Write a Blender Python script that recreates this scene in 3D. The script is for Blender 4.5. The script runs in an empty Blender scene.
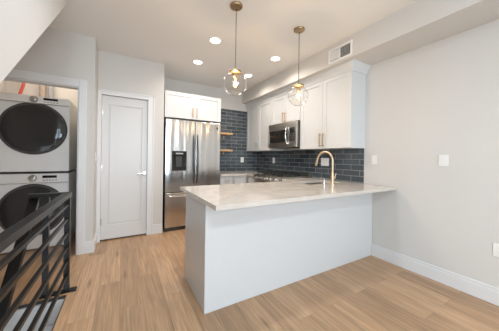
import bpy, bmesh, math, random
from mathutils import Vector, Matrix
random.seed(7)
S = bpy.context.scene
C = S.collection
PI = math.pi

# ------------------------------------------------------------------ camera
cd = bpy.data.cameras.new('camera')
cam = bpy.data.objects.new('camera', cd); C.objects.link(cam)
FPX, YAW, ROLL, CY = 220.612, 0.524, 0.014, 157.276
r0 = Vector((math.cos(YAW), -math.sin(YAW), 0)); f0 = Vector((math.sin(YAW), math.cos(YAW), 0)); u0 = Vector((0, 0, 1))
rr = r0 * math.cos(ROLL) + u0 * math.sin(ROLL)
uu = u0 * math.cos(ROLL) - r0 * math.sin(ROLL)
cam.matrix_world = Matrix(((rr.x, uu.x, -f0.x, 0), (rr.y, uu.y, -f0.y, 0), (rr.z, uu.z, -f0.z, 1.2), (0, 0, 0, 1)))
cd.sensor_fit = 'HORIZONTAL'; cd.sensor_width = 36; cd.lens = 36 * FPX / 499
cd.shift_y = (CY - 165.5) / 499; cd.clip_start = 0.02
S.camera = cam

ZC0 = 2.646
# ------------------------------------------------------------------ world, daylight, exposure
w = bpy.data.worlds.new('sky'); S.world = w; w.use_nodes = True
w.node_tree.nodes['Background'].inputs[0].default_value = (0.80, 0.90, 1.0, 1)
w.node_tree.nodes['Background'].inputs[1].default_value = 1.2
def area(name, loc, size, power, col, rot):
    l = bpy.data.lights.new(name, 'AREA'); l.shape = 'RECTANGLE'; l.size, l.size_y = size; l.energy = power; l.color = col
    o = bpy.data.objects.new(name, l); C.objects.link(o); o.location = loc; o.rotation_euler = rot; return o
DAY = (0.72, 0.87, 1.0)
WIN = [(-0.7, 0.3), (0.55, 1.55)]          # two unseen windows added behind the camera to bring daylight in
WL = (-2.15, -0.75)                          # unseen window added in the left wall to light the right wall
for a, b in WIN:
    area('window_daylight', ((a + b) / 2, -2.72, 1.45), (b - a - .1, 1.5), 34, DAY, (math.radians(82), 0, 0))
area('window_daylight', (-1.60, (WL[0] + WL[1]) / 2, 1.45), (1.5, WL[1] - WL[0] - .1), 1, DAY, (0, math.radians(-62), 0))
for x, y, e in ((.55, 1.45, 10), (-.1, -1.1, 24)):   # unseen fill lamps added to brighten floor, ceiling and walls
    area('living_room_downlight', (x, y, ZC0 - .01), (.14, .14), e, (.80, .90, 1.0), (0, 0, 0))
area('closet_lamp', (-.9, 4.1, 2.6), (.5, .3), 2.4, (1, .9, .78), (0, 0, 0))  # added lamp without a fixture, brightens the laundry closet
S.view_settings.view_transform = 'Standard'; S.view_settings.look = 'None'
S.view_settings.gamma = 1; S.view_settings.use_curve_mapping = False
S.view_settings.exposure = 0.88

# ------------------------------------------------------------------ materials
def mat(name, col, rough=0.5, metal=0.0, **k):
    m = bpy.data.materials.new(name); m.use_nodes = True
    b = m.node_tree.nodes['Principled BSDF']
    b.inputs['Base Color'].default_value = (*col, 1); b.inputs['Roughness'].default_value = rough; b.inputs['Metallic'].default_value = metal
    for kk, v in k.items(): b.inputs[kk.replace('_', ' ')].default_value = v
    return m
def nd(m, t, **k):
    n = m.node_tree.nodes.new(t)
    for a, v in k.items(): setattr(n, a, v)
    return n
def lk(m, a, b): m.node_tree.links.new(a, b)
def bsdf(m): return m.node_tree.nodes['Principled BSDF']
def objco(m): return nd(m, 'ShaderNodeTexCoord').outputs['Object']
def noise_mat(name, col, rough, amt=0.04, scale=(8, 8, 8), bump=0.0, metal=0.0, ns=1.0, detail=3, ramount=0.0, **k):
    m = mat(name, col, rough, metal, **k)
    mp = nd(m, 'ShaderNodeMapping'); mp.inputs['Scale'].default_value = scale; lk(m, objco(m), mp.inputs[0])
    n = nd(m, 'ShaderNodeTexNoise'); n.inputs['Scale'].default_value = ns; n.inputs['Detail'].default_value = detail
    lk(m, mp.outputs[0], n.inputs['Vector'])
    mx = nd(m, 'ShaderNodeMix', data_type='RGBA')
    mx.inputs[6].default_value = tuple(c * (1 - amt) for c in col) + (1,); mx.inputs[7].default_value = tuple(min(1, c * (1 + amt)) for c in col) + (1,)
    lk(m, n.outputs['Fac'], mx.inputs[0]); lk(m, mx.outputs[2], bsdf(m).inputs['Base Color'])
    if bump:
        bp = nd(m, 'ShaderNodeBump'); bp.inputs['Strength'].default_value = bump; bp.inputs['Distance'].default_value = 0.002
        lk(m, n.outputs['Fac'], bp.inputs['Height']); lk(m, bp.outputs[0], bsdf(m).inputs['Normal'])
    if ramount:
        mr = nd(m, 'ShaderNodeMapRange'); mr.inputs[3].default_value = rough - ramount; mr.inputs[4].default_value = rough + ramount
        lk(m, n.outputs['Fac'], mr.inputs[0]); lk(m, mr.outputs[0], bsdf(m).inputs['Roughness'])
    return m
M = {}
M['wall'] = noise_mat('greige_wall_paint', (0.635, 0.61, 0.58), 0.75, 0.015, (60, 60, 60), 0.08)
M['ceil'] = noise_mat('ceiling_paint', (0.83, 0.81, 0.785), 0.85, 0.01, (50, 50, 50), 0.05)
M['trim'] = noise_mat('white_trim_paint', (0.72, 0.71, 0.705), 0.35, 0.01, (30, 30, 30))
M['door'] = noise_mat('white_door_paint', (0.66, 0.645, 0.63), 0.35, 0.01, (30, 30, 30))
M['cab'] = noise_mat('white_cabinet_lacquer', (0.645, 0.65, 0.65), 0.3, 0.01, (20, 20, 20))
M['closet'] = noise_mat('closet_wall_paint', (0.80, 0.76, 0.70), 0.8, 0.015, (50, 50, 50))
M['steel'] = noise_mat('brushed_stainless_steel', (0.60, 0.58, 0.56), 0.20, 0.06, (90, 90, 0.6), metal=1.0, ramount=0.05)
m = M['steel']; mp = nd(m, 'ShaderNodeMapping'); mp.inputs['Scale'].default_value = (6.5, 1, .45); lk(m, objco(m), mp.inputs[0])
n = nd(m, 'ShaderNodeTexNoise'); n.inputs['Scale'].default_value = 1; n.inputs['Detail'].default_value = 1; lk(m, mp.outputs[0], n.inputs['Vector'])
bp = nd(m, 'ShaderNodeBump'); bp.inputs['Strength'].default_value = 1; bp.inputs['Distance'].default_value = .022
lk(m, n.outputs['Fac'], bp.inputs['Height']); lk(m, bp.outputs[0], bsdf(m).inputs['Normal'])  # gently rolled sheet: streaky reflections
M['steelh'] = noise_mat('brushed_steel_horizontal', (0.60, 0.56, 0.51), 0.28, 0.06, (60, 0.8, 90), metal=1.0)
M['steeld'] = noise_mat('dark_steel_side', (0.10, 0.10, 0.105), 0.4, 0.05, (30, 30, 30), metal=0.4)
M['bronze'] = mat('aged_bronze_rod', (0.075, 0.058, 0.042), 0.45)
M['steelb'] = mat('dark_brushed_handle', (0.20, 0.19, 0.185), 0.3, 1.0)
M['chrome'] = mat('polished_chrome', (0.75, 0.75, 0.75), 0.12, 1.0)
M['nickel'] = mat('satin_nickel', (0.50, 0.47, 0.43), 0.3, 1.0)
M['brass'] = noise_mat('brushed_brass', (0.44, 0.32, 0.19), 0.42, 0.05, (40, 40, 40), metal=1.0)
M['gold'] = noise_mat('champagne_gold_metal', (0.74, 0.58, 0.40), 0.4, 0.04, (40, 40, 40), metal=1.0)
M['copper'] = noise_mat('rose_brass', (0.62, 0.38, 0.22), 0.42, 0.04, (40, 40, 40), metal=1.0)
M['black'] = noise_mat('black_powder_coat', (0.009, 0.0088, 0.0085), 0.32, 0.1, (200, 200, 200), Specular_IOR_Level=0.35)
M['iron'] = noise_mat('cast_iron', (0.02, 0.02, 0.02), 0.5, 0.1, (80, 80, 80))
M['bglass'] = mat('black_glass', (0.02, 0.019, 0.018), 0.06)
M['dglass'] = noise_mat('tinted_door_glass', (0.035, 0.033, 0.032), 0.10, 0.1, (3, 3, 3))
M['gasket'] = mat('dark_gasket', (0.06, 0.058, 0.056), 0.4)
M['appl'] = noise_mat('appliance_enamel', (0.88, 0.86, 0.835), 0.25, 0.01, (10, 10, 10))
M['applp'] = noise_mat('appliance_panel', (0.84, 0.82, 0.795), 0.28, 0.01, (10, 10, 10))
M['plate'] = mat('white_plastic', (0.82, 0.81, 0.80), 0.3)
M['slot'] = mat('outlet_slot', (0.05, 0.05, 0.05), 0.5)
M['grille'] = mat('duct_shadow', (0.07, 0.065, 0.06), 0.8)
M['red'] = mat('red_hose_rubber', (0.70, 0.10, 0.09), 0.45)
M['tan'] = mat('copper_pipe_lagging', (0.50, 0.40, 0.34), 0.6)
M['greyp'] = mat('grey_hose', (0.45, 0.45, 0.46), 0.4)
M['carpet'] = noise_mat('grey_stair_carpet', (0.66, 0.65, 0.64), 0.95, 0.12, (90, 90, 90), 0.4)
M['shelf'] = noise_mat('oak_shelf_wood', (0.62, 0.36, 0.18), 0.45, 0.25, (4, 40, 40))

def emis(name, col, strength):
    m = bpy.data.materials.new(name); m.use_nodes = True; nt = m.node_tree; nt.nodes.clear()
    e = nt.nodes.new('ShaderNodeEmission'); o = nt.nodes.new('ShaderNodeOutputMaterial')
    e.inputs[0].default_value = (*col, 1); e.inputs[1].default_value = strength; nt.links.new(e.outputs[0], o.inputs[0]); return m
M['lens'] = emis('downlight_lens_glow', (1.0, 0.93, 0.82), 9)
M['filament'] = emis('bulb_filament_glow', (1.0, 0.74, 0.46), 4.5)
def thin_glass(name, tint, lo, hi):
    m = bpy.data.materials.new(name); m.use_nodes = True; nt = m.node_tree; nt.nodes.clear()
    t = nt.nodes.new('ShaderNodeBsdfTransparent'); t.inputs[0].default_value = (*tint, 1)
    g = nt.nodes.new('ShaderNodeBsdfGlossy'); g.inputs['Roughness'].default_value = 0.03
    lw = nt.nodes.new('ShaderNodeLayerWeight'); lw.inputs[0].default_value = 0.35
    mr = nt.nodes.new('ShaderNodeMapRange'); mr.inputs[1].default_value = .38; mr.inputs[3].default_value = lo; mr.inputs[4].default_value = hi
    mx = nt.nodes.new('ShaderNodeMixShader'); o = nt.nodes.new('ShaderNodeOutputMaterial')
    nt.links.new(lw.outputs['Facing'], mr.inputs[0]); nt.links.new(mr.outputs[0], mx.inputs[0])
    nt.links.new(t.outputs[0], mx.inputs[1]); nt.links.new(g.outputs[0], mx.inputs[2]); nt.links.new(mx.outputs[0], o.inputs[0]); return m
M['globe'] = thin_glass('clear_globe_glass', (0.985, 0.98, 0.97), 0.10, 1.0)
M['bulb'] = thin_glass('clear_bulb_glass', (1.0, 0.93, 0.80), 0.03, 0.4)
M['pane'] = thin_glass('window_glass', (0.97, 0.98, 0.98), 0.03, 0.3)

def floor_mat():
    m = mat('oak_plank_floor', (0.5, 0.33, 0.2), 0.38)
    oc = objco(m); sp = nd(m, 'ShaderNodeSeparateXYZ'); lk(m, oc, sp.inputs[0])
    cb = nd(m, 'ShaderNodeCombineXYZ'); lk(m, sp.outputs[1], cb.inputs[0]); lk(m, sp.outputs[0], cb.inputs[1])
    br = nd(m, 'ShaderNodeTexBrick'); br.offset = 0.37; br.offset_frequency = 2
    for k, v in (('Scale', 1), ('Mortar Size', 0.0012), ('Mortar Smooth', 0.1), ('Bias', 0.0), ('Brick Width', 1.22), ('Row Height', 0.165)): br.inputs[k].default_value = v
    br.inputs['Color1'].default_value = (0, 0, 0, 1); br.inputs['Color2'].default_value = (1, 1, 1, 1); br.inputs['Mortar'].default_value = (0.5, 0.5, 0.5, 1)
    lk(m, cb.outputs[0], br.inputs['Vector'])
    cr = nd(m, 'ShaderNodeValToRGB'); e = cr.color_ramp.elements
    e[0].position = 0.0; e[0].color = (0.40, 0.247, 0.140, 1); e[1].position = 1.0; e[1].color = (0.55, 0.345, 0.200, 1)
    x = e.new(0.5); x.color = (0.51, 0.312, 0.174, 1)
    lk(m, br.outputs['Color'], cr.inputs[0])
    # grain along the plank, shifted from plank to plank
    ad = nd(m, 'ShaderNodeVectorMath', operation='ADD'); sc = nd(m, 'ShaderNodeVectorMath', operation='SCALE'); sc.inputs[3].default_value = 7.0
    lk(m, br.outputs['Color'], sc.inputs[0]); lk(m, cb.outputs[0], ad.inputs[0]); lk(m, sc.outputs[0], ad.inputs[1])
    mp = nd(m, 'ShaderNodeMapping'); mp.inputs['Scale'].default_value = (2.0, 48, 1); lk(m, ad.outputs[0], mp.inputs[0])
    n1 = nd(m, 'ShaderNodeTexNoise'); n1.inputs['Scale'].default_value = 1.0; n1.inputs['Detail'].default_value = 6; n1.inputs['Distortion'].default_value = 1.2
    lk(m, mp.outputs[0], n1.inputs['Vector'])
    mr = nd(m, 'ShaderNodeMapRange'); mr.inputs[1].default_value = 0.3; mr.inputs[2].default_value = 0.7; mr.inputs[3].default_value = 0.66; mr.inputs[4].default_value = 1.14
    lk(m, n1.outputs['Fac'], mr.inputs[0])
    mu = nd(m, 'ShaderNodeMix', data_type='RGBA', blend_type='MULTIPLY'); mu.inputs[0].default_value = 1
    lk(m, cr.outputs[0], mu.inputs[6]); lk(m, mr.outputs[0], mu.inputs[7])
    # scattered dark knots
    mp2 = nd(m, 'ShaderNodeMapping'); mp2.inputs['Scale'].default_value = (1.1, 6.5, 1); lk(m, ad.outputs[0], mp2.inputs[0])
    vo = nd(m, 'ShaderNodeTexVoronoi'); vo.inputs['Scale'].default_value = 1.0; lk(m, mp2.outputs[0], vo.inputs['Vector'])
    kr = nd(m, 'ShaderNodeMapRange'); kr.inputs[1].default_value = 0.02; kr.inputs[2].default_value = 0.14; kr.inputs[3].default_value = 0.42; kr.inputs[4].default_value = 1.0
    lk(m, vo.outputs['Distance'], kr.inputs[0])
    m2 = nd(m, 'ShaderNodeMix', data_type='RGBA', blend_type='MULTIPLY'); m2.inputs[0].default_value = 1
    lk(m, mu.outputs[2], m2.inputs[6]); lk(m, kr.outputs[0], m2.inputs[7])
    m3 = nd(m, 'ShaderNodeMix', data_type='RGBA'); m3.inputs[7].default_value = (0.24, 0.155, 0.10, 1)
    lk(m, br.outputs['Fac'], m3.inputs[0]); lk(m, m2.outputs[2], m3.inputs[6]); lk(m, m3.outputs[2], bsdf(m).inputs['Base Color'])
    bp = nd(m, 'ShaderNodeBump'); bp.inputs['Strength'].default_value = 0.12; bp.inputs['Distance'].default_value = 0.002
    lk(m, n1.outputs['Fac'], bp.inputs['Height']); lk(m, bp.outputs[0], bsdf(m).inputs['Normal'])
    return m
M['floor'] = floor_mat()
def tile_mat(name, horiz):
    m = mat(name, (0.05, 0.07, 0.09), 0.16)
    oc = objco(m); sp = nd(m, 'ShaderNodeSeparateXYZ'); lk(m, oc, sp.inputs[0])
    cb = nd(m, 'ShaderNodeCombineXYZ'); lk(m, sp.outputs[horiz], cb.inputs[0]); lk(m, sp.outputs[2], cb.inputs[1])
    br = nd(m, 'ShaderNodeTexBrick'); br.offset = 0.5
    for k, v in (('Scale', 1), ('Mortar Size', 0.0030), ('Mortar Smooth', 0.1), ('Bias', 0.0), ('Brick Width', 0.255), ('Row Height', 0.0745)): br.inputs[k].default_value = v
    br.inputs['Color1'].default_value = (0.046, 0.057, 0.066, 1); br.inputs['Color2'].default_value = (0.088, 0.108, 0.122, 1); br.inputs['Mortar'].default_value = (0.31, 0.315, 0.32, 1)
    lk(m, cb.outputs[0], br.inputs['Vector'])
    n = nd(m, 'ShaderNodeTexNoise'); n.inputs['Scale'].default_value = 14; n.inputs['Detail'].default_value = 4; lk(m, oc, n.inputs['Vector'])
    mr = nd(m, 'ShaderNodeMapRange'); mr.inputs[3].default_value = 0.75; mr.inputs[4].default_value = 1.25; lk(m, n.outputs['Fac'], mr.inputs[0])
    mu = nd(m, 'ShaderNodeMix', data_type='RGBA', blend_type='MULTIPLY'); mu.inputs[0].default_value = 1
    lk(m, br.outputs['Color'], mu.inputs[6]); lk(m, mr.outputs[0], mu.inputs[7]); lk(m, mu.outputs[2], bsdf(m).inputs['Base Color'])
    iv = nd(m, 'ShaderNodeMath', operation='SUBTRACT'); iv.inputs[0].default_value = 1; lk(m, br.outputs['Fac'], iv.inputs[1])
    bp = nd(m, 'ShaderNodeBump'); bp.inputs['Strength'].default_value = 0.5; bp.inputs['Distance'].default_value = 0.002
    lk(m, iv.outputs[0], bp.inputs['Height']); lk(m, bp.outputs[0], bsdf(m).inputs['Normal'])
    return m
M['tile_side'] = tile_mat('slate_subway_tile_side', 1); M['tile_back'] = tile_mat('slate_subway_tile_back', 0)
def quartz_mat():
    m = mat('veined_quartz', (0.7, 0.66, 0.6), 0.09)
    oc = objco(m)
    n = nd(m, 'ShaderNodeTexNoise'); n.inputs['Scale'].default_value = 2.6; n.inputs['Detail'].default_value = 7; n.inputs['Distortion'].default_value = 1.6; lk(m, oc, n.inputs['Vector'])
    cr = nd(m, 'ShaderNodeValToRGB'); e = cr.color_ramp.elements
    e[0].position = 0.40; e[0].color = (0.635, 0.575, 0.515, 1); e[1].position = 0.56; e[1].color = (0.66, 0.605, 0.545, 1)
    x = e.new(0.485); x.color = (0.585, 0.525, 0.465, 1)
    lk(m, n.outputs['Fac'], cr.inputs[0]); lk(m, cr.outputs[0], bsdf(m).inputs['Base Color'])
    return m
M['quartz'] = quartz_mat()

# ------------------------------------------------------------------ mesh helpers
def box(bm, x0, x1, y0, y1, z0, z1, bev=0.0, seg=2):
    x0, x1 = sorted((x0, x1)); y0, y1 = sorted((y0, y1)); z0, z1 = sorted((z0, z1))
    g = bmesh.ops.create_cube(bm, size=1)['verts']
    for v in g:
        v.co = Vector(((x0 + x1) / 2 + v.co.x * (x1 - x0), (y0 + y1) / 2 + v.co.y * (y1 - y0), (z0 + z1) / 2 + v.co.z * (z1 - z0)))
    if bev > 0:
        bev = min(bev, 0.45 * min(x1 - x0, y1 - y0, z1 - z0))
        ed = set()
        for v in g: ed.update(v.link_edges)
        bmesh.ops.bevel(bm, geom=list(ed), offset=bev, segments=seg, affect='EDGES', profile=0.5)
def frame_of(d):
    d = d.normalized(); a = Vector((0, 0, 1)) if abs(d.z) < 0.9 else Vector((1, 0, 0))
    s = d.cross(a).normalized(); return s, s.cross(d).normalized()
def tube(bm, pts, rad, n=12, cap=True):
    pts = [Vector(p) for p in pts]; rads = rad if isinstance(rad, (list, tuple)) else [rad] * len(pts)
    rings = []; s = None
    for i, p in enumerate(pts):
        d = (pts[min(i + 1, len(pts) - 1)] - pts[max(i - 1, 0)]).normalized()
        if s is None: s, t = frame_of(d)
        else:
            s = (s - d * s.dot(d)).normalized(); t = s.cross(d).normalized()
        rings.append([bm.verts.new(p + (s * math.cos(2 * PI * k / n) + t * math.sin(2 * PI * k / n)) * rads[i]) for k in range(n)])
    for a, b in zip(rings, rings[1:]):
        for k in range(n): bm.faces.new((a[k], a[(k + 1) % n], b[(k + 1) % n], b[k]))
    if cap: bm.faces.new(rings[0]); bm.faces.new(rings[-1])
def lathe(bm, origin, axis, prof, n=32, closed_ends=True):
    """prof: (distance along axis, radius)"""
    o = Vector(origin); ax = Vector(axis).normalized(); s, t = frame_of(ax); rings = []
    for h, r in prof:
        if r < 1e-6: rings.append([bm.verts.new(o + ax * h)])
        else: rings.append([bm.verts.new(o + ax * h + (s * math.cos(2 * PI * k / n) + t * math.sin(2 * PI * k / n)) * r) for k in range(n)])
    for a, b in zip(rings, rings[1:]):
        for k in range(n):
            q = [a[k % len(a)], a[(k + 1) % len(a)], b[(k + 1) % len(b)], b[k % len(b)]]
            q = list(dict.fromkeys(q))
            if len(q) > 2: bm.faces.new(q)
    if closed_ends:
        for rg in (rings[0], rings[-1]):
            if len(rg) > 2: bm.faces.new(rg)
def prism(bm, poly, axis, a, b):
    """poly: 2D points in the two other axes (in x<y<z order), extruded along axis from a to b"""
    def mk(p, h):
        q = list(p); q.insert(axis, h); return bm.verts.new(q)
    A = [mk(p, a) for p in poly]; B = [mk(p, b) for p in poly]; n = len(poly)
    bm.faces.new(A); bm.faces.new(B)
    for k in range(n): bm.faces.new((A[k], A[(k + 1) % n], B[(k + 1) % n], B[k]))
def BM(): return bmesh.new()
def obj(name, bm, m, parent=None, smooth=False):
    bmesh.ops.recalc_face_normals(bm, faces=bm.faces)
    me = bpy.data.meshes.new(name)
    if parent is not None:
        p = parent; off = Vector()
        while p is not None: off += p.location; p = p.parent
        bmesh.ops.translate(bm, verts=bm.verts, vec=-off)
    bm.to_mesh(me); bm.free()
    if smooth:
        for p in me.polygons: p.use_smooth = True
    me.materials.append(m)
    o = bpy.data.objects.new(name, me); C.objects.link(o); o.parent = parent
    if smooth:
        try:
            me.set_sharp_from_angle(angle=math.radians(35))
        except Exception: pass
    return o
def bx(name, m, parent, *d, bev=0.0):
    bm = BM(); box(bm, *d, bev=bev); return obj(name, bm, m, parent)
def struct(name, bm, m):
    o = obj(name, bm, m); o['kind'] = 'structure'; return o
def sbx(name, m, *d, bev=0.0):
    bm = BM(); box(bm, *d, bev=bev); return struct(name, bm, m)
def tag(o, label, cat, group=None):
    o['label'] = label; o['category'] = cat
    if group: o['group'] = group
    return o
def thing(name, label, cat, loc, group=None):
    o = bpy.data.objects.new(name, None); C.objects.link(o); o.location = loc; o.empty_display_size = 0.1
    return tag(o, label, cat, group)
def dup(root, loc, label):
    r = root.copy(); C.objects.link(r); r.location = loc; r['label'] = label
    for ch in list(root.children):
        c = ch.copy(); C.objects.link(c); c.parent = r
        for g in list(ch.children):
            d = g.copy(); C.objects.link(d); d.parent = c
    return r

# ------------------------------------------------------------------ the room shell
XW, YB, ZC = 2.72, 4.34, 2.646        # right wall, kitchen back wall, ceiling
XL, YF = -1.45, -2.6                  # left wall, wall behind the camera
XO, ZS = 2.302, 2.387                 # soffit face, soffit underside
YD, YLN = 3.67, 3.323                 # wall with the white door, laundry wall
XJ, XA = -0.30, 0.56                  # corner between them, corner beside the refrigerator
XS, YS = -0.395, 2.41                 # edges of the stairwell

bm = BM()
box(bm, XS, XW + .1, YF - .1, YB + .3, -.02, 0); box(bm, XL - .1, XS, YS, YB + .3, -.02, 0); box(bm, XL - .1, XS, YF - .1, -.6, -.02, 0)
struct('floor', bm, M['floor'])
sbx('ceiling', M['ceil'], XL - .1, XW + .1, YF - .1, YB + .3, ZC, ZC + .1)
sbx('wall_right', M['wall'], XW, XW + .1, YF - .1, YB + .1, 0, ZC)
sbx('wall_back', M['wall'], XJ - .09, XW, YB, YB + .1, 0, ZC)
bm = BM()
box(bm, XL - .1, XL, WL[1], YB + .3, -2.2, ZC); box(bm, XL - .1, XL, YF - .1, WL[0], 0, ZC)
box(bm, XL - .1, XL, WL[0], WL[1], 0, .6); box(bm, XL - .1, XL, WL[0], WL[1], 2.3, ZC)
struct('wall_left', bm, M['wall'])
bm = BM(); a, b = WL
for d in ((a, a + .05, .6, 2.3), (b - .05, b, .6, 2.3), (a + .05, b - .05, .6, .65), (a + .05, b - .05, 2.25, 2.3), ((a + b) / 2 - .025, (a + b) / 2 + .025, .65, 2.25)):
    box(bm, XL - .07, XL - .02, *d, bev=.004)
wo = struct('window_3', bm, M['trim'])  # added out of view for its side light
bx('pane', M['pane'], wo, XL - .05, XL - .046, a + .05, b - .05, .65, 2.25)
bm = BM()   # wall behind the camera with openings for the two added windows
xs = [XL, WIN[0][0], WIN[0][1], WIN[1][0], WIN[1][1], XW]
for i in range(5):
    if i in (1, 3):
        box(bm, xs[i], xs[i + 1], YF - .1, YF, 0, .6); box(bm, xs[i], xs[i + 1], YF - .1, YF, 2.3, ZC)
    else: box(bm, xs[i], xs[i + 1], YF - .1, YF, 0, ZC)
struct('wall_front', bm, M['wall'])
for i, (a, b) in enumerate(WIN):
    bm = BM()
    for d in ((a, a + .05, .6, 2.3), (b - .05, b, .6, 2.3), (a + .05, b - .05, .6, .65), (a + .05, b - .05, 2.25, 2.3), (a + .05, b - .05, 1.43, 1.48)):
        box(bm, d[0], d[1], YF - .07, YF - .02, d[2], d[3], bev=.004)
    wo = struct('window_%d' % (i + 1), bm, M['trim'])  # out of view, added as daylight sources
    bx('pane', M['pane'], wo, a + .05, b - .05, YF - .05, YF - .046, .65, 2.25)
bm = BM()   # dropped soffit along the right wall
box(bm, XO, XW, YF, YB, ZS, ZC); struct('ceiling_soffit', bm, M['wall'])
# wall with the door (opening cut), laundry wall, closet
DX0, DX1, DZ = -0.255, 0.335, 2.045
bm = BM()
box(bm, XJ - .1, DX0, YD, YD + .1, 0, ZC); box(bm, DX1, XA, YD, YD + .1, 0, ZC); box(bm, DX0, DX1, YD, YD + .1, DZ, ZC)
box(bm, XA - .1, XA, YD + .1, YB + .1, 0, ZC)
struct('wall_door', bm, M['wall'])
LX0, LX1, LZ = -1.36, -0.455, 2.015
bm = BM()
box(bm, XL, LX0, YLN, YLN + .11, 0, ZC); box(bm, LX1, XJ, YLN, YLN + .11, 0, ZC); box(bm, LX0, LX1, YLN, YLN + .11, LZ, ZC)
box(bm, XJ - .1, XJ, YLN + .11, YD, 0, ZC)
struct('wall_laundry', bm, M['wall'])
bm = BM()
box(bm, XL, XJ - .02, YB + .16, YB + .26, 0, ZC); box(bm, -.44, XJ - .1, YLN + .11, YB + .16, 0, ZC)
struct('wall_closet', bm, M['closet'])
# stair: solid upper flight behind a sloped drywall skirt, lower flight going down
def zst(y): return 1.495 + (y - 1.337) * 0.868
y0 = 1.337 - 1.475 / 0.868; y1 = 1.337 + (ZC - 1.495) / 0.868
bm = BM(); prism(bm, [(y0, zst(y0)), (y1, ZC), (y0, ZC)], 0, XL, -.45)
struct('wall_stair', bm, M['wall'])
bm = BM()
for k in range(9):
    ty = YS - .03 - .24 * k
    box(bm, XL, XS, ty - .26, ty, -.2 * (k + 1) - .2, -.2 * (k + 1), bev=.012)
box(bm, XL, XS, YS - .03, YS - .005, -.5, -.021)
struct('stair_flight', bm, M['carpet'])
sbx('wall_stairwell', M['wall'], XS, XS + .08, -.6, YS, -2.2, -.021)
bm = BM(); box(bm, XL, XS, YS - .010, YS, -.019, .002); box(bm, XS - .006, XS, -.6, YS - .010, -.019, .002)
struct('trim_1', bm, M['iron'])
# baseboards and casings
def baseboard(name, segs):
    bm = BM()
    for ax, c, n, a, b in segs:                       # axis of run, plane, direction of thickness
        for t, z0, z1 in ((.018, 0, .115), (.012, .115, .142)):
            if ax == 'Y': box(bm, c, c + n * t, a, b, z0, z1, bev=.003)
            else: box(bm, a, b, c, c + n * t, z0, z1, bev=.003)
    return struct(name, bm, M['trim'])
baseboard('baseboard_right', [('Y', XW, -1, YF, 1.614)])
baseboard('baseboard_left', [('X', YLN, -1, -.378, XJ + .018), ('Y', XJ, 1, YLN, YD - .02)])
baseboard('baseboard_back', [('X', YD, -1, .416, XA)])
bm = BM()   # door casing
cz = DZ + .06
box(bm, XJ + .001, DX0 + .004, YD - .02, YD, 0, cz, bev=.004); box(bm, DX1 - .004, .416, YD - .02, YD, 0, cz, bev=.004)
box(bm, DX0 + .004, DX1 - .004, YD - .02, YD, DZ - .004, cz, bev=.004)
box(bm, XJ + .001, XJ + .013, YD - .026, YD - .02, 0, cz + .006, bev=.002); box(bm, .402, .418, YD - .026, YD - .02, 0, cz + .006, bev=.002)
box(bm, XJ + .001, .418, YD - .026, YD - .02, cz - .012, cz + .004, bev=.002)
struct('trim_2', bm, M['trim'])
bm = BM()   # laundry casing
box(bm, LX1, -.378, YLN - .02, YLN, 0, LZ + .09, bev=.004); box(bm, LX0 - .08, LX0, YLN - .02, YLN, 0, LZ + .09, bev=.004)
box(bm, LX0, LX1, YLN - .02, YLN, LZ, LZ + .09, bev=.004)
box(bm, LX1 - .012, LX1, YLN - .004, YLN + .11, 0, LZ, bev=.002); box(bm, LX0, LX1 - .012, YLN - .004, YLN + .11, LZ - .012, LZ, bev=.002)
struct('trim_3', bm, M['trim'])
# backsplash
sbx('wall_backsplash_right', M['tile_side'], XW - .012, XW, 1.735, YB - .012, .885, 1.335)
sbx('wall_backsplash_back', M['tile_back'], 1.535, XW, YB - .012, YB, .885, 2.22)

# ------------------------------------------------------------------ white interior door
def rim(bm, pl, axis, sgn, u0, u1, v0, v1, depth, wid):
    """picture-frame moulding of four bars lying on plane pl"""
    for a, b, c, d in ((u0, u0 + wid, v0, v1), (u1 - wid, u1, v0, v1), (u0 + wid, u1 - wid, v0, v0 + wid), (u0 + wid, u1 - wid, v1 - wid, v1)):
        if axis == 'Y': box(bm, a, b, pl, pl + sgn * depth, c, d)
        else: box(bm, pl, pl + sgn * depth, a, b, c, d)
def shaker(bm, axis, pl, sgn, u0, u1, v0, v1, thick=.02, stile=.06, rec=.009):
    """shaker leaf: face at pl, body behind it (away from sgn)"""
    if axis == 'Y':
        box(bm, u0 + .01, u1 - .01, pl - sgn * rec, pl - sgn * thick, v0 + .01, v1 - .01)
    else:
        box(bm, pl - sgn * rec, pl - sgn * thick, u0 + .01, u1 - .01, v0 + .01, v1 - .01)
    for a, b, c, d in ((u0, u0 + stile, v0, v1), (u1 - stile, u1, v0, v1), (u0 + stile, u1 - stile, v0, v0 + stile), (u0 + stile, u1 - stile, v1 - stile, v1)):
        if axis == 'Y': box(bm, a, b, pl, pl - sgn * thick, c, d, bev=.0015, seg=1)
        else: box(bm, pl, pl - sgn * thick, a, b, c, d, bev=.0015, seg=1)
bm = BM()
yf = YD + .012
a, b, st = DX0 + .004, DX1 - .004, .075
box(bm, a, a + st, yf, yf + .04, .02, DZ - .006, bev=.002); box(bm, b - st, b, yf, yf + .04, .02, DZ - .006, bev=.002)
box(bm, a + st, b - st, yf, yf + .04, .02, .215, bev=.002); box(bm, a + st, b - st, yf, yf + .04, DZ - .13, DZ - .006, bev=.002)
box(bm, a + st - .005, b - st + .005, yf + .012, yf + .03, .21, DZ - .125)
box(bm, a + st + .022, b - st - .022, yf + .004, yf + .014, .237, DZ - .152, bev=.006)
dr = struct('door_1', bm, M['door'])
bm = BM(); box(bm, .272, .324, yf - .008, yf, .91, .962, bev=.003)
tube(bm, [(.298, yf - .006, .936), (.298, yf - .045, .936)], .010)
box(bm, .19, .308, yf - .055, yf - .04, .926, .946, bev=.004)
obj('door_handle', bm, M['chrome'], dr)
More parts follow.
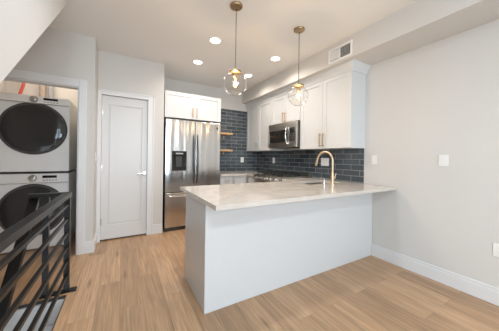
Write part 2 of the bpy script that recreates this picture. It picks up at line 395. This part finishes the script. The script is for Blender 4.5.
for z in (1.80, 1.03, .27):
    bm = BM(); tube(bm, [(DX0 + .001, yf - .012, z - .045), (DX0 + .001, yf - .012, z + .045)], .007, 8); box(bm, DX0 + .004, DX0 + .022, yf - .004, yf - .0005, z - .045, z + .045)
    obj('hinge', bm, M['nickel'], dr)

# ------------------------------------------------------------------ peninsula
PX0, PY0, PY1, CT0, CT1 = .555, 1.615, 2.215, .852, .884
t = thing('peninsula_cabinet', 'white panelled peninsula base cabinet with plain back facing the room', 'cabinet', (1.6, 1.9, 0))
bx('front_panel', M['cab'], t, PX0, XW - .002, PY0, PY0 + .019, .001, CT0 - .001, bev=.001)
bx('end_panel', M['cab'], t, PX0, PX0 + .019, PY0 + .02, PY1, .001, CT0 - .001, bev=.001)
bx('carcass', M['cab'], t, PX0 + .02, XW - .002, PY0 + .02, PY1 - .03, .10, CT0 - .22)
bx('toe_kick', M['cab'], t, PX0 + .02, XW - .002, PY1 - .09, PY1 - .08, .001, .1)
def pull(name, parent, p, axis, ln, m, out, r=.007, standoff=.028):
    """bar pull centred on p, bar along axis, standing off along out"""
    bm = BM(); p = Vector(p); a = Vector(axis); o = Vector(out)
    tube(bm, [p + o * standoff - a * ln / 2, p + o * standoff + a * ln / 2], r, 10)
    for s in (-1, 1): tube(bm, [p + a * s * (ln / 2 - .018), p + o * standoff + a * s * (ln / 2 - .018)], r * .8, 8)
    return obj(name, bm, m, parent, True)
for k in range(3):
    u0 = .58 + k * .5
    bm = BM(); shaker(bm, 'Y', PY1 - .008, 1, u0, u0 + .495, .11, CT0 - .23); d = obj('door', bm, M['cab'], t)
    pull('handle', d, (u0 + .44, PY1 - .008, .5), (0, 0, 1), .13, M['brass'], (0, 1, 0))
# L-shaped worktop with an undermount sink cut-out
SX0, SX1, SY0, SY1 = 1.93, 2.50, 1.92, 2.24
YE = 2.345
bm = BM()
for d in ((.527, SX0, 1.335, YE), (SX1, XW - .001, 1.335, YE), (SX0, SX1, 1.335, SY0), (SX0, SX1, SY1, YE), (2.07, XW - .001, YE, 2.615)):
    box(bm, d[0], d[1], d[2], d[3], CT0, CT1)
bmesh.ops.remove_doubles(bm, verts=bm.verts, dist=1e-5)
ct = obj('peninsula_countertop', bm, M['quartz'])
tag(ct, 'pale veined quartz worktop over the white peninsula, holding the sink', 'countertop')
t = thing('sink', 'stainless undermount sink set in the peninsula worktop beside the gold faucet', 'sink', ((SX0 + SX1) / 2, 2.08, CT0 - .2))
bm = BM()
box(bm, SX0 - .01, SX1 + .01, SY0 - .01, SY1 + .01, CT0 - .2, CT0 - .19)
for d in ((SX0 - .01, SX0, SY0 - .01, SY1 + .01), (SX1, SX1 + .01, SY0 - .01, SY1 + .01), (SX0, SX1, SY0 - .01, SY0), (SX0, SX1, SY1, SY1 + .01)):
    box(bm, *d, CT0 - .19, CT0 - .001)
obj('basin', bm, M['steelh'], t)
bm = BM(); lathe(bm, (2.2, 2.08, CT0 - .19), (0, 0, 1), [(0, .045), (.004, .042), (.004, .02), (.001, .018)]); obj('drain', bm, M['chrome'], t, True)
# faucet
FX, FY = 2.235, 1.83
t = thing('kitchen_faucet', 'gold gooseneck pull-down kitchen faucet standing on the peninsula worktop', 'faucet', (FX, FY, CT1))
bm = BM(); lathe(bm, (FX, FY, CT1), (0, 0, 1), [(0, .027), (.008, .027), (.012, .02), (.10, .02), (.105, .016), (.14, .016), (.145, .013)], 24); obj('base', bm, M['gold'], t, True)
dirv = Vector((-.09, 1, 0)).normalized(); R_ = .112
pts = [Vector((FX, FY, CT1 + .14)), Vector((FX, FY, CT1 + .22)), Vector((FX, FY, CT1 + .285))]
cc = Vector((FX, FY, CT1 + .285)) + dirv * R_
for k in range(1, 19):
    a = PI - k / 18 * math.radians(168)
    pts.append(cc + dirv * R_ * math.cos(a) + Vector((0, 0, R_ * math.sin(a))))
bm = BM(); tube(bm, pts, .0125, 14); obj('spout', bm, M['gold'], t, True)
e0 = pts[-1]; ed = (pts[-1] - pts[-2]).normalized()
bm = BM(); tube(bm, [e0 - ed * .002, e0 + ed * .012, e0 + ed * .03, e0 + ed * .085, e0 + ed * .095], [.0115, .013, .014, .015, .012], 14); obj('spray_head', bm, M['gold'], t, True)
bm = BM(); tube(bm, [(FX + .018, FY, CT1 + .075), (FX + .045, FY, CT1 + .077)], .012, 12)
tube(bm, [(FX + .038, FY, CT1 + .077), (FX + .055, FY - .01, CT1 + .135)], [.007, .005], 10); obj('lever', bm, M['gold'], t, True)
t = thing('soap_dispenser', 'small chrome soap pump beside the gold faucet', 'soap dispenser', (2.13, 1.865, CT1))
bm = BM(); lathe(bm, (2.13, 1.865, CT1), (0, 0, 1), [(0, .019), (.006, .019), (.01, .011), (.05, .011), (.052, .008)], 20); obj('base', bm, M['chrome'], t, True)
bm = BM(); tube(bm, [(2.13, 1.865, CT1 + .05), (2.13, 1.865, CT1 + .068), (2.125, 1.89, CT1 + .072), (2.118, 1.93, CT1 + .064)], [.008, .008, .006, .005], 10); obj('spout', bm, M['chrome'], t, True)

# ------------------------------------------------------------------ upper cabinets on the right wall
CXF = 2.425
CZ0, CZ1 = 1.335, 2.30
def upper(y0, y1, z0, z1, label, hz, hlen, m, side=None):
    t = thing('wall_cabinet', label, 'cabinet', (2.6, (y0 + y1) / 2, z0), 'white wall cabinets over the dark tiles')
    bx('carcass', M['cab'], t, CXF + .021, XW - .001, y0 + .001, y1 - .001, z0, z1)
    mid = (y0 + y1) / 2
    for a, b, hy in ((y0 + .002, mid - .0015, mid - .03), (mid + .0015, y1 - .002, mid + .03)):
        bm = BM(); shaker(bm, 'X', CXF, -1, a, b, z0 + .002, z1 - .004)
        d = obj('door', bm, M['cab'], t)
        pull('handle', d, (CXF, hy, hz), (0, 0, 1), hlen, m, (-1, 0, 0))
    return t
upper(1.722, 2.615, CZ0, CZ1, 'tall double-door wall cabinet with exposed white end nearest the plain wall', 1.455, .185, M['brass'])
upper(2.62, 3.38, 1.80, CZ1, 'short white wall cabinet with brass pulls above the microwave', 1.90, .17, M['copper'])
upper(3.385, YB - .014, CZ0, CZ1, 'double-door wall cabinet in the back corner beside the microwave', 1.44, .15, M['nickel'])
bm = BM()   # crown moulding, returned along the exposed end
prof = [(0, 2.285), (-.008, 2.285), (-.012, 2.30), (-.026, 2.335), (-.044, 2.365), (-.05, 2.372), (-.05, ZS), (0, ZS)]
n = len(prof)
st1 = [bm.verts.new((CXF + p[0], YB - .013, p[1])) for p in prof]
st2 = [bm.verts.new((CXF + p[0], 1.722 + p[0] * 1.3, p[1])) for p in prof]
st3 = [bm.verts.new((XW - .001, 1.722 + p[0] * 1.3, p[1])) for p in prof]
for A, B in ((st1, st2), (st2, st3)):
    for k in range(n): bm.faces.new((A[k], A[(k + 1) % n], B[(k + 1) % n], B[k]))
bm.faces.new(st1); bm.faces.new(st3)
struct('trim_4', bm, M['cab'])

# ------------------------------------------------------------------ microwave
MY0, MY1, MZ0, MZ1, MXF = 2.625, 3.378, 1.375, 1.795, 2.355
t = thing('microwave', 'stainless over-the-range microwave mounted under the short wall cabinet', 'microwave', (2.55, 3.0, MZ0))
bx('body', M['steeld'], t, MXF + .03, XW - .013, MY0, MY1, MZ0 + .012, MZ1)
yc = MY0 + .19
bm = BM(); 
for d in ((yc, yc + .03, MZ0 + .03, MZ1 - .075), (MY1 - .03, MY1, MZ0 + .03, MZ1 - .075), (yc + .03, MY1 - .03, MZ0 + .03, MZ0 + .085), (yc + .03, MY1 - .03, MZ1 - .125, MZ1 - .075)):
    box(bm, MXF, MXF + .03, *d, bev=.002)
d = obj('door', bm, M['steelh'], t)
bx('door_glass', M['bglass'], d, MXF + .003, MXF + .026, yc + .03, MY1 - .03, MZ0 + .085, MZ1 - .125)
bx('top_vent', M['steelh'], t, MXF, MXF + .03, MY0, MY1, MZ1 - .072, MZ1, bev=.003)
bx('bottom_strip', M['steelh'], t, MXF, MXF + .03, MY0, MY1, MZ0, MZ0 + .028, bev=.003)
c = bx('control_panel', M['steelh'], t, MXF, MXF + .03, MY0, yc - .003, MZ0 + .03, MZ1 - .075, bev=.002)
bx('display', M['bglass'], c, MXF - .0015, MXF, MY0 + .035, yc - .025, MZ0 + .09, MZ1 - .10)
bm = BM()
for i in range(4):
    for j in range(3): box(bm, MXF - .003, MXF - .0015, MY0 + .048 + j * .035, MY0 + .07 + j * .035, MZ0 + .10 + i * .035, MZ0 + .118 + i * .035)
obj('keypad', bm, M['steeld'], c)
bm = BM(); pts = []
for k in range(13):
    q = k / 12; pts.append((MXF - .012 - .032 * math.sin(PI * q), yc + .022, MZ0 + .06 + q * .27))
tube(bm, pts, .011, 12)
for q in (pts[0], pts[-1]): tube(bm, [q, (MXF + .002, q[1], q[2])], .009, 10)
obj('handle', bm, M['chrome'], d, True)
bx('bottom_panel', M['steeld'], t, MXF + .03, XW - .013, MY0, MY1, MZ0 - .002, MZ0 + .012)

# ------------------------------------------------------------------ range
RX, RY0, RY1 = 2.045, 2.622, 3.378
t = thing('gas_range', 'stainless gas range with black grates under the microwave', 'stove', (2.4, 3.0, 0))
bx('body', M['steeld'], t, RX + .03, XW - .014, RY0, RY1, .03, .885, bev=.003)
bx('cooktop', M['steelh'], t, RX + .01, XW - .014, RY0, RY1, .885, .905, bev=.004)
bm = BM(); prism(bm, [(RX - .022, .80), (RX + .03, .80), (RX + .03, .902), (RX + .008, .902)], 1, RY0, RY1); obj('control_panel', bm, M['steelh'], t)
for k in range(5):
    y = RY0 + .09 + k * .144
    bm = BM(); lathe(bm, (RX - .008, y, .85), (-1, 0, .28), [(0, .027), (.006, .027), (.008, .021), (.034, .018), (.037, .012)], 20); obj('knob', bm, M['chrome'], t, True)
d = bx('oven_door', M['steelh'], t, RX - .012, RX + .03, RY0 + .004, RY1 - .004, .22, .785, bev=.004)
bx('oven_glass', M['bglass'], d, RX - .014, RX - .0121, RY0 + .12, RY1 - .12, .35, .62)
bm = BM(); tube(bm, [(RX - .06, RY0 + .05, .735), (RX - .06, RY1 - .05, .735)], .012)
for y in (RY0 + .08, RY1 - .08): tube(bm, [(RX - .06, y, .735), (RX - .011, y, .735)], .008, 8)
obj('oven_handle', bm, M['chrome'], d, True)
bx('bottom_drawer', M['steelh'], t, RX - .008, RX + .03, RY0 + .004, RY1 - .004, .05, .21, bev=.004)
for k in range(3):
    a = RY0 + .02 + k * .24; b = a + .232
    bm = BM()
    for y in (a + .006, (a + b) / 2, b - .006): box(bm, RX + .06, XW - .09, y - .006, y + .006, .93, .945, bev=.002)
    for x in (RX + .065, RX + .2, RX + .36, RX + .52): box(bm, x - .006, x + .006, a, b, .928, .943, bev=.002)
    for x in (RX + .065, XW - .096):
        for y in (a + .006, b - .006): box(bm, x - .006, x + .006, y - .006, y + .006, .905, .93)
    obj('grate', bm, M['iron'], t)
for x, y in ((RX + .2, RY0 + .14), (RX + .47, RY0 + .14), (RX + .33, 3.0), (RX + .2, RY1 - .14), (RX + .47, RY1 - .14)):
    bm = BM(); lathe(bm, (x, y, .905), (0, 0, 1), [(0, .05), (.006, .048), (.01, .036), (.018, .034), (.02, .02)], 20); obj('burner', bm, M['iron'], t, True)
bx('backguard', M['steelh'], t, XW - .06, XW - .014, RY0, RY1, .905, .93, bev=.004)

# ------------------------------------------------------------------ base cabinets and the far worktop
BYF = 3.70
t = thing('base_cabinet', 'white base cabinet with drawers and doors beside the refrigerator', 'cabinet', (1.83, 4.0, 0))
bx('carcass', M['cab'], t, 1.54, 2.10, BYF + .021, YB - .001, .10, CT0 - .002)
bx('toe_kick', M['cab'], t, 1.54, 2.10, BYF + .07, BYF + .08, 0.001, .1)
for a, b, hx, vert in ((1.545, 1.775, 1.66, False), (1.78, 1.935, 1.80, True), (1.94, 2.095, 2.07, True)):
    if not vert:
        bm = BM(); shaker(bm, 'Y', BYF, -1, a, b, .675, CT0 - .006, stile=.035); d = obj('drawer', bm, M['cab'], t)
        pull('handle', d, ((a + b) / 2, BYF, .765), (1, 0, 0), .10, M['nickel'], (0, -1, 0), .007)
        bm = BM(); shaker(bm, 'Y', BYF, -1, a, b, .11, .67, stile=.05); d = obj('door', bm, M['cab'], t)
        pull('handle', d, (b - .03, BYF, .58), (0, 0, 1), .13, M['nickel'], (0, -1, 0))
    else:
        bm = BM(); shaker(bm, 'Y', BYF, -1, a, b, .11, CT0 - .006, stile=.035); d = obj('door', bm, M['cab'], t)
        pull('handle', d, (hx, BYF, .76), (0, 0, 1), .13, M['nickel'], (0, -1, 0), .007)
t = thing('corner_base_cabinet', 'white base cabinet in the far corner beyond the range', 'cabinet', (2.4, 3.9, 0))
bx('carcass', M['cab'], t, 2.102, XW - .014, 3.383, YB - .014, .10, CT0 - .002)
bm = BM(); shaker(bm, 'X', 2.10, -1, 3.386, BYF - .02, .11, CT0 - .006, stile=.05); d = obj('door', bm, M['cab'], t)
pull('handle', d, (2.10, 3.42, .70), (0, 0, 1), .13, M['nickel'], (-1, 0, 0))
bx('toe_kick', M['cab'], t, 2.15, XW - .014, 3.39, YB - .014, .001, .1)
t = thing('filler_cabinet', 'narrow white base cabinet between the peninsula and the range', 'cabinet', (2.4, 2.48, 0))
bx('carcass', M['cab'], t, 2.102, XW - .014, 2.35, 2.617, .10, CT0 - .002)
bx('toe_kick', M['cab'], t, 2.15, XW - .014, 2.35, 2.617, .001, .1)
bm = BM(); shaker(bm, 'X', 2.10, -1, 2.352, 2.615, .11, CT0 - .006, stile=.05); d = obj('door', bm, M['cab'], t)
pull('handle', d, (2.10, 2.58, .70), (0, 0, 1), .13, M['nickel'], (-1, 0, 0))
bm = BM()
box(bm, 1.535, XW - .013, 3.67, YB - .013, CT0, CT1); box(bm, 2.07, XW - .013, 3.382, 3.67, CT0, CT1)
bmesh.ops.remove_doubles(bm, verts=bm.verts, dist=1e-5)
tag(obj('corner_countertop', bm, M['quartz']), 'pale quartz worktop in the back corner below the wooden shelves', 'countertop')

# ------------------------------------------------------------------ refrigerator and the cabinet above it
GX0, GX1, GY, GZ = .592, 1.518, 3.665, 1.79
t = thing('refrigerator', 'stainless french-door refrigerator with a black water dispenser', 'refrigerator', (1.04, 4.0, 0))
bx('body', M['steeld'], t, GX0 + .004, GX1 - .004, GY + .075, YB - .02, .03, GZ - .012, bev=.004)
gm = 1.066
def fdoor(x0, x1, z0, z1):
    bm = BM(); box(bm, x0, x1, GY, GY + .07, z0, z1, bev=.012, seg=3); return obj('door', bm, M['steel'], t)
# left door built around the dispenser recess
HX0, HX1, HZ0, HZ1 = .690, .922, .965, 1.285
bm = BM()
box(bm, GX0, HX0, GY, GY + .07, .625, GZ); box(bm, HX1, gm - .003, GY, GY + .07, .625, GZ)
box(bm, HX0, HX1, GY, GY + .07, .625, HZ0); box(bm, HX0, HX1, GY, GY + .07, HZ1, GZ); box(bm, HX0, HX1, GY + .055, GY + .07, HZ0, HZ1)
bmesh.ops.remove_doubles(bm, verts=bm.verts, dist=1e-5)
dl = obj('door', bm, M['steel'], t)
bm = BM()
for d in ((HX0, HX0 + .014, HZ0, HZ1), (HX1 - .014, HX1, HZ0, HZ1), (HX0 + .014, HX1 - .014, HZ0, HZ0 + .02), (HX0 + .014, HX1 - .014, HZ1 - .075, HZ1)):
    box(bm, d[0], d[1], GY - .004, GY + .05, d[2], d[3], bev=.002)
box(bm, HX0 + .014, HX1 - .014, GY + .044, GY + .053, HZ0 + .02, HZ1 - .075)
ds = obj('water_dispenser', bm, M['bglass'], dl)
bm = BM(); prism(bm, [(GY + .044, HZ0 + .06), (GY + .044, HZ1 - .085), (GY + .012, HZ1 - .085), (GY + .03, HZ0 + .06)], 0, HX0 + .07, HX1 - .07)
ds2 = obj('dispenser_paddle', bm, M['gasket'], dl)
bx('dispenser_display', M['greyp'], dl, HX0 + .06, HX1 - .06, GY - .0055, GY - .0041, HZ1 - .05, HZ1 - .03)
drr = fdoor(gm + .003, GX1, .625, GZ)
bm = BM(); lathe(bm, (1.455, GY + .001, 1.70), (0, -1, 0), [(0, .021), (.003, .021), (.004, .018)], 24); obj('badge', bm, M['gasket'], drr, True)
fz = bx('freezer_drawer', M['steel'], t, GX0, GX1, GY, GY + .07, .06, .612, bev=.010)
def fhandle(x, parent):
    bm = BM(); pts = []; rads = []
    for k in range(17):
        q = k / 16; pts.append((x, GY - .012 - .045 * math.sin(PI * q) ** .6, .76 + q * .80)); rads.append(.009 + .005 * math.sin(PI * q))
    tube(bm, pts, rads, 12)
    for q in (pts[0], pts[-1]): tube(bm, [q, (x, GY + .004, q[2])], .010, 10)
    obj('handle', bm, M['steelb'], parent, True)
fhandle(gm - .028, dl); fhandle(gm + .028, drr)
bm = BM(); tube(bm, [(GX0 + .06, GY - .045, .555), (GX1 - .06, GY - .045, .555)], .013)
for x in (GX0 + .09, GX1 - .09): tube(bm, [(x, GY - .045, .555), (x, GY + .003, .555)], .010, 10)
obj('handle', bm, M['steel'], fz, True)
bx('base_grille', M['gasket'], t, GX0 + .01, GX1 - .01, GY + .03, GY + .075, .012, .058)
bx('hinge_cover', M['gasket'], t, GX0 + .004, GX1 - .03, GY + .03, GY + .12, GZ - .011, GZ + .012, bev=.003)
for x in (GX0 + .06, GX1 - .06):
    bm = BM(); lathe(bm, (x, GY + .1, 0), (0, 0, 1), [(0, .02), (.03, .02)], 12); obj('foot', bm, M['gasket'], t)
t = thing('refrigerator_cabinet', 'white two-door cabinet mounted above the refrigerator', 'cabinet', (1.05, 4.0, 1.81))
bx('carcass', M['cab'], t, .575, 1.528, 3.711, YB - .001, 1.822, 2.245)
for a, b, hx in ((.577, 1.0505, 1.018), (1.0535, 1.526, 1.086)):
    bm = BM(); shaker(bm, 'Y', 3.69, -1, a, b, 1.824, 2.243); d = obj('door', bm, M['cab'], t)
    pull('handle', d, (hx, 3.69, 1.935), (0, 0, 1), .16, M['copper'], (0, -1, 0))

# ------------------------------------------------------------------ floating shelves
for z, lab in ((1.655, 'upper floating oak shelf on the dark tiled back wall'), (1.315, 'lower floating oak shelf on the dark tiled back wall')):
    t = thing('floating_shelf', lab, 'shelf', (1.75, 4.2, z), 'floating wooden shelves beside the refrigerator')
    bx('board', M['shelf'], t, 1.54, 1.97, 4.10, YB - .014, z, z + .036, bev=.003)
    for x in (1.62, 1.86):
        bm = BM(); box(bm, x - .012, x + .012, 4.12, YB - .014, z - .006, z - .0005); box(bm, x - .012, x + .012, YB - .02, YB - .013, z - .06, z - .006)
        box(bm, x - .012, x + .012, 4.115, 4.121, z - .006, z + .045); obj('bracket', bm, M['brass'], t)

# ------------------------------------------------------------------ pendants
def warm_point(name, parent, p, power, rad, col=(1.0, .72, .42)):
    l = bpy.data.lights.new(name, 'POINT'); l.energy = power; l.shadow_soft_size = rad; l.color = col
    o = bpy.data.objects.new(name, l); C.objects.link(o); o.parent = parent; o.location = p; return o
GC = 1.895
px, py = .926, 1.893
t = thing('pendant_lamp', 'clear glass globe pendant with brass cap hanging nearer the refrigerator', 'pendant lamp', (px, py, ZC), 'clear globe pendants over the peninsula')
bm = BM(); lathe(bm, (px, py, ZC - .034), (0, 0, 1), [(.012, .012), (.012, .045), (.014, .056), (.02, .06), (.034, .06)], 32); obj('canopy', bm, M['brass'], t, True)
bm = BM(); tube(bm, [(px, py, ZC - .034), (px, py, GC + .15)], .004, 10); obj('rod', bm, M['bronze'], t, True)
bm = BM(); lathe(bm, (px, py, GC), (0, 0, 1), [(.15, .007), (.142, .010), (.130, .014), (.127, .05), (.120, .060), (.104, .061), (.100, .05)], 28); obj('cap', bm, M['brass'], t, True)
bm = BM(); lathe(bm, (px, py, GC), (0, 0, 1), [(.104, .02), (.055, .02), (.05, .016)], 20); obj('socket', bm, M['brass'], t, True)
def gl(r): return [(r * math.cos(a), r * math.sin(a)) for a in [math.radians(20 + k * 160 / 28) for k in range(29)]]
gp = gl(.111); gi = gl(.1105)
bm = BM(); lathe(bm, (px, py, GC), (0, 0, 1), [(h, max(0, r) if r > 1e-4 else 0) for h, r in gp] , 40, False); obj('globe', bm, M['globe'], t, True)
bm = BM(); lathe(bm, (px, py, GC), (0, 0, 1), [(.055, .012), (.035, .016), (.012, .027), (-.01, .03), (-.03, .024), (-.041, .01), (-.043, 0)], 24, False); bu = obj('bulb', bm, M['bulb'], t, True)
bm = BM()
for k in range(4):
    a = k * PI / 2 + .4; tube(bm, [(px + .008 * math.cos(a), py + .008 * math.sin(a), GC + .03), (px + .014 * math.cos(a), py + .014 * math.sin(a), GC - .022)], .0034, 6)
obj('filament', bm, M['filament'], bu)
warm_point('pendant_glow', t, (0, 0, GC - ZC - .005), 4.5, .02)
dup(t, (1.705, 1.874, ZC), 'clear glass globe pendant with brass cap hanging nearer the microwave')

# ------------------------------------------------------------------ recessed downlights
first = None
for x, y, lab in ((.985, 2.595, 'recessed ceiling downlight left of the nearer globe pendant'), (1.92, 2.61, 'recessed ceiling downlight between the two globe pendants, nearer the camera'),
                  (.985, 3.33, 'recessed ceiling downlight nearest the cabinet above the refrigerator'), (1.915, 3.40, 'recessed ceiling downlight nearest the dark tiled back corner')):
    if first is None:
        t = first = thing('ceiling_downlight', lab, 'downlight', (x, y, ZC), 'recessed lights in the kitchen ceiling')
        bm = BM(); lathe(bm, (x, y, ZC), (0, 0, -1), [(0, .062), (.0, .082), (.004, .08), (.008, .066), (.004, .060)], 32, False); obj('trim_ring', bm, M['plate'], t, True)
        bm = BM(); lathe(bm, (x, y, ZC), (0, 0, -1), [(.0005, .060), (.0035, .060), (.0045, .0)], 32, False); obj('lens', bm, M['lens'], t, True)
        l = bpy.data.lights.new('downlight_beam', 'AREA'); l.shape = 'DISK'; l.size = .12; l.energy = 3.4; l.color = (1, .90, .79); l.spread = math.radians(150)
        o = bpy.data.objects.new('downlight_beam', l); C.objects.link(o); o.parent = t; o.location = (0, 0, -.012)
    else: dup(first, (x, y, ZC), lab)

# ------------------------------------------------------------------ vent grille on the soffit
VY0, VY1, VZ0, VZ1 = 1.63, 1.965, 2.41, 2.585
t = thing('air_vent', 'white two-panel air vent grille on the soffit', 'vent', (XO, 1.8, VZ0))
bm = BM(); rim(bm, XO, 'X', -1, VY0, VY1, VZ0, VZ1, .010, .022); box(bm, XO - .010, XO, 1.79, 1.808, VZ0 + .028, VZ1 - .028); obj('frame', bm, M['plate'], t)
bx('duct_opening', M['grille'], t, XO - .002, XO - .0005, VY0 + .028, VY1 - .028, VZ0 + .028, VZ1 - .028)
for y0, y1, tilt in ((VY0 + .03, 1.788, .0012), (1.81, VY1 - .03, -.0025)):
    bm = BM()
    for k in range(9):
        z = VZ0 + .034 + k * .0128
        prism(bm, [(XO - .009, z - tilt), (XO - .003, z + tilt), (XO - .003, z + tilt + .0025 + (.0015 if tilt < 0 else 0)), (XO - .009, z - tilt + .0025 + (.0015 if tilt < 0 else 0))], 1, y0, y1)
    obj('louvre_panel', bm, M['plate'], t)

# ------------------------------------------------------------------ wall plates
def plate(name, label, cat, face, n, c0, c1, z0, z1, kind):
    """n: 'X-' plate on right wall / 'Y-' on back wall / 'X+'"""
    ax = 0 if n[0] == 'X' else 1; s = 1 if n[1] == '+' else -1
    def B(bm, off0, off1, a, b, za, zb, bev=0.0):
        if ax == 0: box(bm, face + s * off0, face + s * off1, a, b, za, zb, bev)
        else: box(bm, a, b, face + s * off0, face + s * off1, za, zb, bev)
    loc = (face, (c0 + c1) / 2, z0) if ax == 0 else ((c0 + c1) / 2, face, z0)
    t = thing(name, label, cat, loc)
    bm = BM(); B(bm, .0002, .006, c0, c1, z0, z1, .002); obj('cover_plate', bm, M['plate'], t)
    k = 2 if (c1 - c0) > .1 else 1; wdt = (c1 - c0) / k
    for i in range(k):
        m = c0 + wdt * (i + .5); zm = (z0 + z1) / 2
        if kind == 'switch':
            bm = BM(); B(bm, .006, .009, m - .016, m + .016, zm - .033, zm + .033, .001); obj('rocker', bm, M['plate'], t)
        else:
            for q in (-.02, .02):
                bm = BM(); B(bm, .006, .008, m - .016, m + .016, zm + q - .014, zm + q + .014, .002); so = obj('socket', bm, M['plate'], t)
                bm = BM()
                for e in (-.006, .006): B(bm, .0081, .0085, m + e - .001, m + e + .001, zm + q - .004, zm + q + .006)
                obj('slot', bm, M['slot'], so)
plate('light_switch', 'white switch plate on the wall just past the tile edge', 'switch', XW, 'X-', 1.565, 1.632, 1.135, 1.245, 'switch')
plate('thermostat_plate', 'white control plate in the middle of the bare right wall', 'switch', XW, 'X-', .878, .955, 1.14, 1.25, 'switch')
plate('wall_outlet', 'white outlet low on the right wall above the baseboard', 'outlet', XW, 'X-', .495, .578, .40, .51, 'outlet')
plate('switch_plate', 'wide white double plate on the tiles behind the gold faucet', 'switch', XW - .012, 'X-', 2.285, 2.435, 1.085, 1.205, 'switch')
plate('tile_outlet', 'white outlet on the side tiles left of the faucet above the range', 'outlet', XW - .012, 'X-', 3.645, 3.722, 1.085, 1.20, 'outlet')
plate('back_outlet', 'white outlet on the back tiles below the shelves', 'outlet', YB - .012, 'Y-', 2.275, 2.35, 1.085, 1.20, 'outlet')
plate('hall_switch', 'white switch on the narrow wall left of the white door', 'switch', XJ, 'X+', 3.46, 3.53, 1.12, 1.235, 'switch')

# ------------------------------------------------------------------ stair railing
t = thing('stair_guardrail', 'black metal guardrail with horizontal bars along the stairwell', 'railing', (-.43, 2.46, 0))
GXR = -.408; gy0 = .63
bx('handrail', M['black'], t, GXR - .027, GXR + .027, gy0, 2.50, .834, .872, bev=.004)
bx('end_rail', M['black'], t, -.66, GXR - .027, 2.446, 2.496, .842, .872, bev=.003)
bx('post', M['black'], t, GXR - .02, GXR + .02, 2.45, 2.49, .014, .834, bev=.002)
bx('post', M['black'], t, -.568, -.528, 2.45, 2.49, .014, .842, bev=.002)
bx('post', M['black'], t, GXR - .02, GXR + .02, .635, .675, -.15, .834, bev=.002)
bm = BM(); box(bm, -.60, -.335, 2.44, 2.50, .002, .014, bev=.002); obj('base_plate', bm, M['black'], t)
for k in range(6):
    z = .762 - k * .123
    yb = gy0
    bx('bar', M['black'], t, GXR - .011, GXR + .011, yb, 2.449, z - .011, z + .011, bev=.002)
t = thing('stair_handrail', 'black sloping handrail going down the stairs behind the guardrail', 'handrail', (-.63, 2.46, 0))
bm = BM(); sl = 1.0
prism(bm, [(2.50, .835), (2.50, .775), (.70, -1.025), (.70, -.965)], 0, -.662, -.602); obj('rail', bm, M['black'], t)
for y in (1.0,):
    z = .80 - (2.5 - y) * sl
    bx('baluster', M['black'], t, -.647, -.617, y - .015, y + .015, z - .86, z - .03)

# ------------------------------------------------------------------ washer and dryer
def laundry(name, label, cat, z0, h, wash):
    x0, x1, yf, yb = -1.292, -.606, 3.72, 4.40
    xc = (x0 + x1) / 2
    t = thing(name, label, cat, (xc, 4.05, z0))
    bx('body', M['appl'], t, x0, x1, yf, yb, z0 + .015, z0 + h, bev=.012)
    ph = .098 if not wash else .115
    pz = z0 + h - ph
    bm = BM(); prism(bm, [(yf - .02, pz), (yf + .002, pz), (yf + .002, z0 + h - .004), (yf - .008, z0 + h - .004)], 0, x0 + .002, x1 - .002); p = obj('control_panel', bm, M['applp'], t)
    bx('accent_strip', M['chrome'], p, x0 + .004, x1 - .004, yf - .022, yf - .018, pz - .004, pz + .006)
    bm = BM(); lathe(bm, (xc - .005, yf - .012, pz + ph * .52), (0, -1, .15), [(0, .042), (.005, .042), (.006, .034), (.03, .03), (.033, .024)], 28); obj('dial', bm, M['nickel'], p, True)
    bx('display', M['bglass'], p, xc + .085, xc + .225, yf - .0185, yf - .012, pz + ph * .52, pz + ph * .80, bev=.001)
    bm = BM()
    for k in range(5): box(bm, xc + .09 + k * .03, xc + .108 + k * .03, yf - .0205, yf - .014, pz + ph * .22, pz + ph * .34, .001)
    obj('buttons', bm, M['nickel'], p)
    cz = z0 + (.553 if not wash else .507); R = .312
    bm = BM(); lathe(bm, (xc, yf + .002, cz), (0, -1, 0), [(0, R + .012), (.014, R + .010), (.022, R), (.022, R - .02), (.01, R - .024)], 56, False); dd = obj('door', bm, M['gasket'], t, True)
    bm = BM(); lathe(bm, (xc, yf + .002, cz), (0, -1, 0), [(.012, R - .015), (.024, R - .018), (.034, R - .05), (.044, R - .14), (.048, .06), (.049, 0)], 56, False); obj('door_glass', bm, M['dglass'], dd, True)
    bm = BM(); box(bm, xc + R - .055, xc + R - .02, yf - .045, yf - .015, cz - .05, cz + .05, .006); obj('door_grip', bm, M['gasket'], dd)
    for x in (x0 + .05, x1 - .05):
        for y in (yf + .05, yb - .05):
            bm = BM(); lathe(bm, (x, y, z0), (0, 0, 1), [(0, .025), (.016, .022)], 14); obj('foot', bm, M['gasket'], t)
    return t
laundry('washing_machine', 'white front-loading washer with dark round door under the dryer', 'washer', 0.0, .957, True)
laundry('clothes_dryer', 'white front-loading dryer with dark round door stacked on the washer', 'dryer', .967, .963, False)
bx('stacking_strip', M['gasket'], None, -1.285, -.612, 3.735, 4.39, .9572, .9668)
o = bpy.data.objects['stacking_strip']; tag(o, 'thin dark stacking strip between the washer and the dryer', 'stacking kit')
for nm, m, pts, r, lab in (('water_hose', 'red', [(-1.325, 4.40, 1.94), (-1.285, 4.41, 2.06), (-1.25, 4.42, 2.2), (-1.24, 4.42, 2.62)], .018, 'red water hose rising behind the dryer'),
                           ('vent_duct', 'tan', [(-1.04, 4.42, 1.94), (-1.045, 4.42, 2.2), (-1.045, 4.42, 2.62)], .036, 'tan ribbed duct rising behind the dryer'),
                           ('drain_pipe', 'greyp', [(-.945, 4.43, 1.94), (-.95, 4.43, 2.2), (-.95, 4.43, 2.62)], .032, 'grey pipe rising behind the dryer nearest the opening')):
    bm = BM(); tube(bm, pts, r, 12); tag(obj(nm, bm, M[m], None, True), lab, 'pipe')
